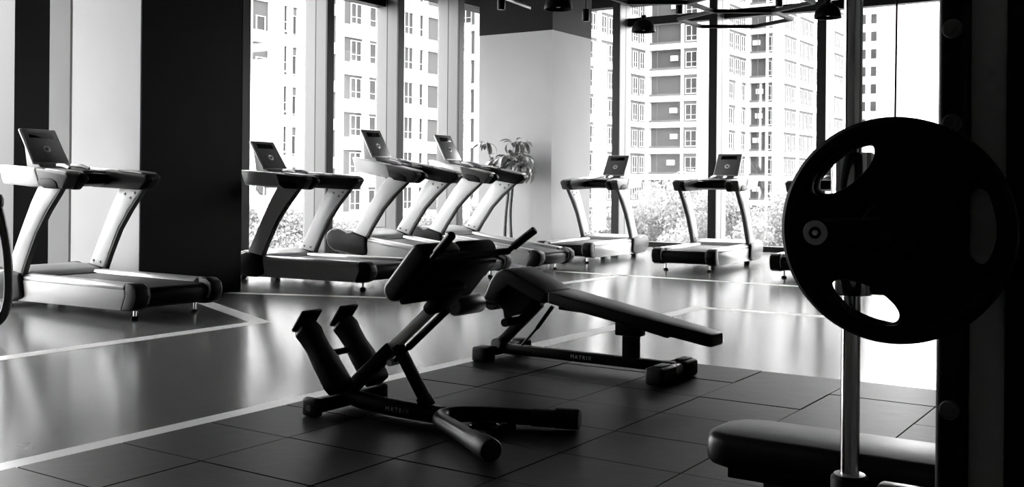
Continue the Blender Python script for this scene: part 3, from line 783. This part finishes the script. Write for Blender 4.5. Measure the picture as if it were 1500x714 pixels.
# --- staggered block opposite the back windows
bb = thing('balcony_tower', 'tall white apartment block with grey balconies seen through the back windows', 'building', (110, 50, GZ))
def bbx(x0, x1, y0, y1, z0, z1, name, m): return B().box(x0-110, x1-110, y0-50, y1-50, z0-GZ, z1-GZ).build(name, m, bb, smooth=False)
segs = [('f', 85.0, 68.0, 53.4), ('s', 53.4, 85.0, 107.7), ('f', 107.7, 53.4, 46.43), ('s', 46.43, 107.7, 120.5), ('f', 120.5, 46.43, 42.48), ('s', 42.48, 120.5, 146.7)]
bbx(85.6, 150, 54.0, 90, GZ, 40, 'core', M['bmid']); bbx(108.3, 150, 47.0, 54.2, GZ, 40, 'core', M['bmid']); bbx(121.1, 150, 43.1, 47.2, GZ, 40, 'core', M['bmid'])
ZL = [5.3 + 2.92*k for k in range(-3, 9)]            # slab tops
def fbox(kind, c, a0, a1, d0, d1, z0, z1, name, m):
    a0, a1 = sorted((a0, a1))
    return bbx(c + d0, c + d1, a0, a1, z0, z1, name, m) if kind == 'f' else bbx(a0, a1, c + d0, c + d1, z0, z1, name, m)
for kind, c, a, b_ in segs:
    for z in ZL: fbox(kind, c, a, b_, -.12, .7, z-.62, z, 'floor_band', M['bwhite'])
    n = max(1, round(abs(b_-a)/6.0))
    for k in range(n + 1):
        p = a + (b_-a)*k/n; fbox(kind, c, p-.35, p+.35, -.16, .7, GZ, 40, 'pier', M['bwhite'])
    for k in range(n):
        p0 = a + (b_-a)*k/n; p1 = a + (b_-a)*(k+1)/n; lo, hi = min(p0,p1)+.35, max(p0,p1)-.35
        if kind == 'f':      # recessed balcony bay + window bay
            mid = hi - (hi-lo)*.62
            fbox(kind, c, lo, mid, .1, .62, GZ, 40, 'grey_panel', M['bmid'])
            fbox(kind, c, mid, hi, .55, .62, GZ, 40, 'grey_panel', M['bgrey'])
            fbox(kind, c, mid-.3, mid, -.14, .7, GZ, 40, 'pier', M['bwhite'])
            for z in ZL[1:]:
                put_window(bb, c+.05, (lo+mid)/2-50+50, z-1.85, -PI/2, max(.6, (mid-lo)*.55), 1.6, 2)
                fbox(kind, c, mid, hi, -.08, -.04, z+.0, z+.25, 'balcony_rail', M['bmid'])
                r = random.random()
                if r < .5: fbox(kind, c, mid+.4+r, mid+1.3+r, .2, .5, z-1.9, z-1.3, 'air_conditioner', M['bwhite'])
                fbox(kind, c, hi-1.0, hi-.95, -.02, .03, z, z+2.3, 'downpipe', M['bmid'])
        else:
            fbox(kind, c, lo, hi, .04, .62, GZ, 40, 'grey_panel', M['bmid'])
            m_ = 3 if hi-lo > 4.5 else 2
            for q in range(m_):
                pc_ = lo + (hi-lo)*(q+.5)/m_
                for z in ZL[1:]: put_window(bb, pc_, c+.0, z-1.85, 0, (hi-lo)/m_*.62, 1.7, 2)
for o in list(KIDS[bb.name]):
    if o.name.startswith('window'): o.location = (o.location.x-110, o.location.y-50, o.location.z-GZ)
for o in list(KIDS[ba.name]):
    if o.name.startswith('window'): o.location = (o.location.x-62, o.location.y-60, o.location.z-GZ)

# --- pale tower far away at the right
bc = thing('distant_tower', 'pale distant tower seen between the chrome rod and the cable', 'building', (186, 50, GZ))
B().box(-2, 14, -3.2, 6, 0, 55).build('core', M['bwhite'], bc, smooth=False)
for k in range(14):
    for y in (-2.2, -.4, 1.6):
        B().box(-2.08, -1.95, y, y+.9, 3.0*k+6.2, 3.0*k+7.8).build('window', M['bglass'], bc, smooth=False)

# --- trees below the windows
def tree(x, y, top, rad, seed, lab, nl=20000, ls=.07):
    r = np.random.default_rng(seed)
    t = thing('tree', lab, 'tree', (x, y, GZ), group='trees below the windows')
    H = top - GZ
    B().tube([(0,0,0),(.1,.05,H*.4),(0,.1,H*.75)], [.22,.16,.06], 8).build('trunk', M['trunk'], t)
    nc = 26
    cs = r.normal(size=(nc,3)); cs /= np.linalg.norm(cs,axis=1)[:,None]; cs *= (r.random(nc)**.4)[:,None]
    cs = cs*np.array([rad, rad, H*.33])*.8 + np.array([0,0,H*.63])
    ci = r.integers(0, nc, nl)
    d = r.normal(size=(nl,3)); d /= np.linalg.norm(d,axis=1)[:,None]
    p = cs[ci] + d*(r.random(nl)**.33)[:,None]*rad*.33
    p[:,2] = np.minimum(p[:,2], H)
    u = r.normal(size=(nl,3)); u /= np.linalg.norm(u,axis=1)[:,None]
    w = np.cross(u, d + r.normal(size=(nl,3))*.6); w /= np.linalg.norm(w,axis=1)[:,None]
    s = ls*(.6 + .8*r.random(nl))[:,None]
    V = np.stack([p-u*s, p+w*s*.55, p+u*s, p-w*s*.55], 1).reshape(-1,3)
    me = bpy.data.meshes.new('crown')
    me.from_pydata(V.tolist(), [], np.arange(4*nl).reshape(-1,4).tolist()); me.materials.append(M['tree'])
    c = link('crown', me, t); c['kind'] = 'stuff'
TR = [  # x, y, top, radius
    (26.5, 29.0, 1.2, 2.4, 'leafy tree outside, seen between the dark column and the first left window mullion'),
    (29.5, 27.5, .7, 2.3, 'leafy tree outside, seen low through the middle left window'),
    (33.0, 27.0, .9, 2.3, 'leafy tree outside, seen through the left window behind the inclined treadmills'),
    (36.0, 25.5, .9, 2.4, 'leafy tree outside, seen just left of the two-tone column'),
    (34.5, 18.2, .9, 2.2, 'leafy tree outside, seen between the two-tone column and the first back mullion'),
    (36.0, 16.4, 2.3, 2.4, 'tallest leafy tree outside, right of the first back window mullion'),
    (33.0, 13.6, 1.5, 2.2, 'leafy tree outside, behind the treadmill at the middle of the back windows'),
    (31.0, 11.2, .6, 2.0, 'leafy tree outside, just left of the second back window mullion'),
    (36.0, 11.4, 2.2, 2.4, 'leafy tree outside, just left of the round weight plate'),
    (33.0, 8.4, 1.5, 2.3, 'leafy tree outside, hidden mostly behind the round weight plate'),
    (28.0, 14.4, -1.0, 2.0, 'low pale tree outside, at the foot of the first back window'),
    (27.5, 11.4, -1.2, 2.0, 'low pale tree outside, at the foot of the second back window'),
    (23.5, 24.0, -1.4, 2.0, 'low pale tree outside, at the foot of the first left window'),
    (28.0, 23.0, -1.4, 2.0, 'low pale tree outside, at the foot of the middle left window'),
]
for i, (x, y, top, rad, lab) in enumerate(TR): tree(x, y, top, rad, 100 + i, lab)
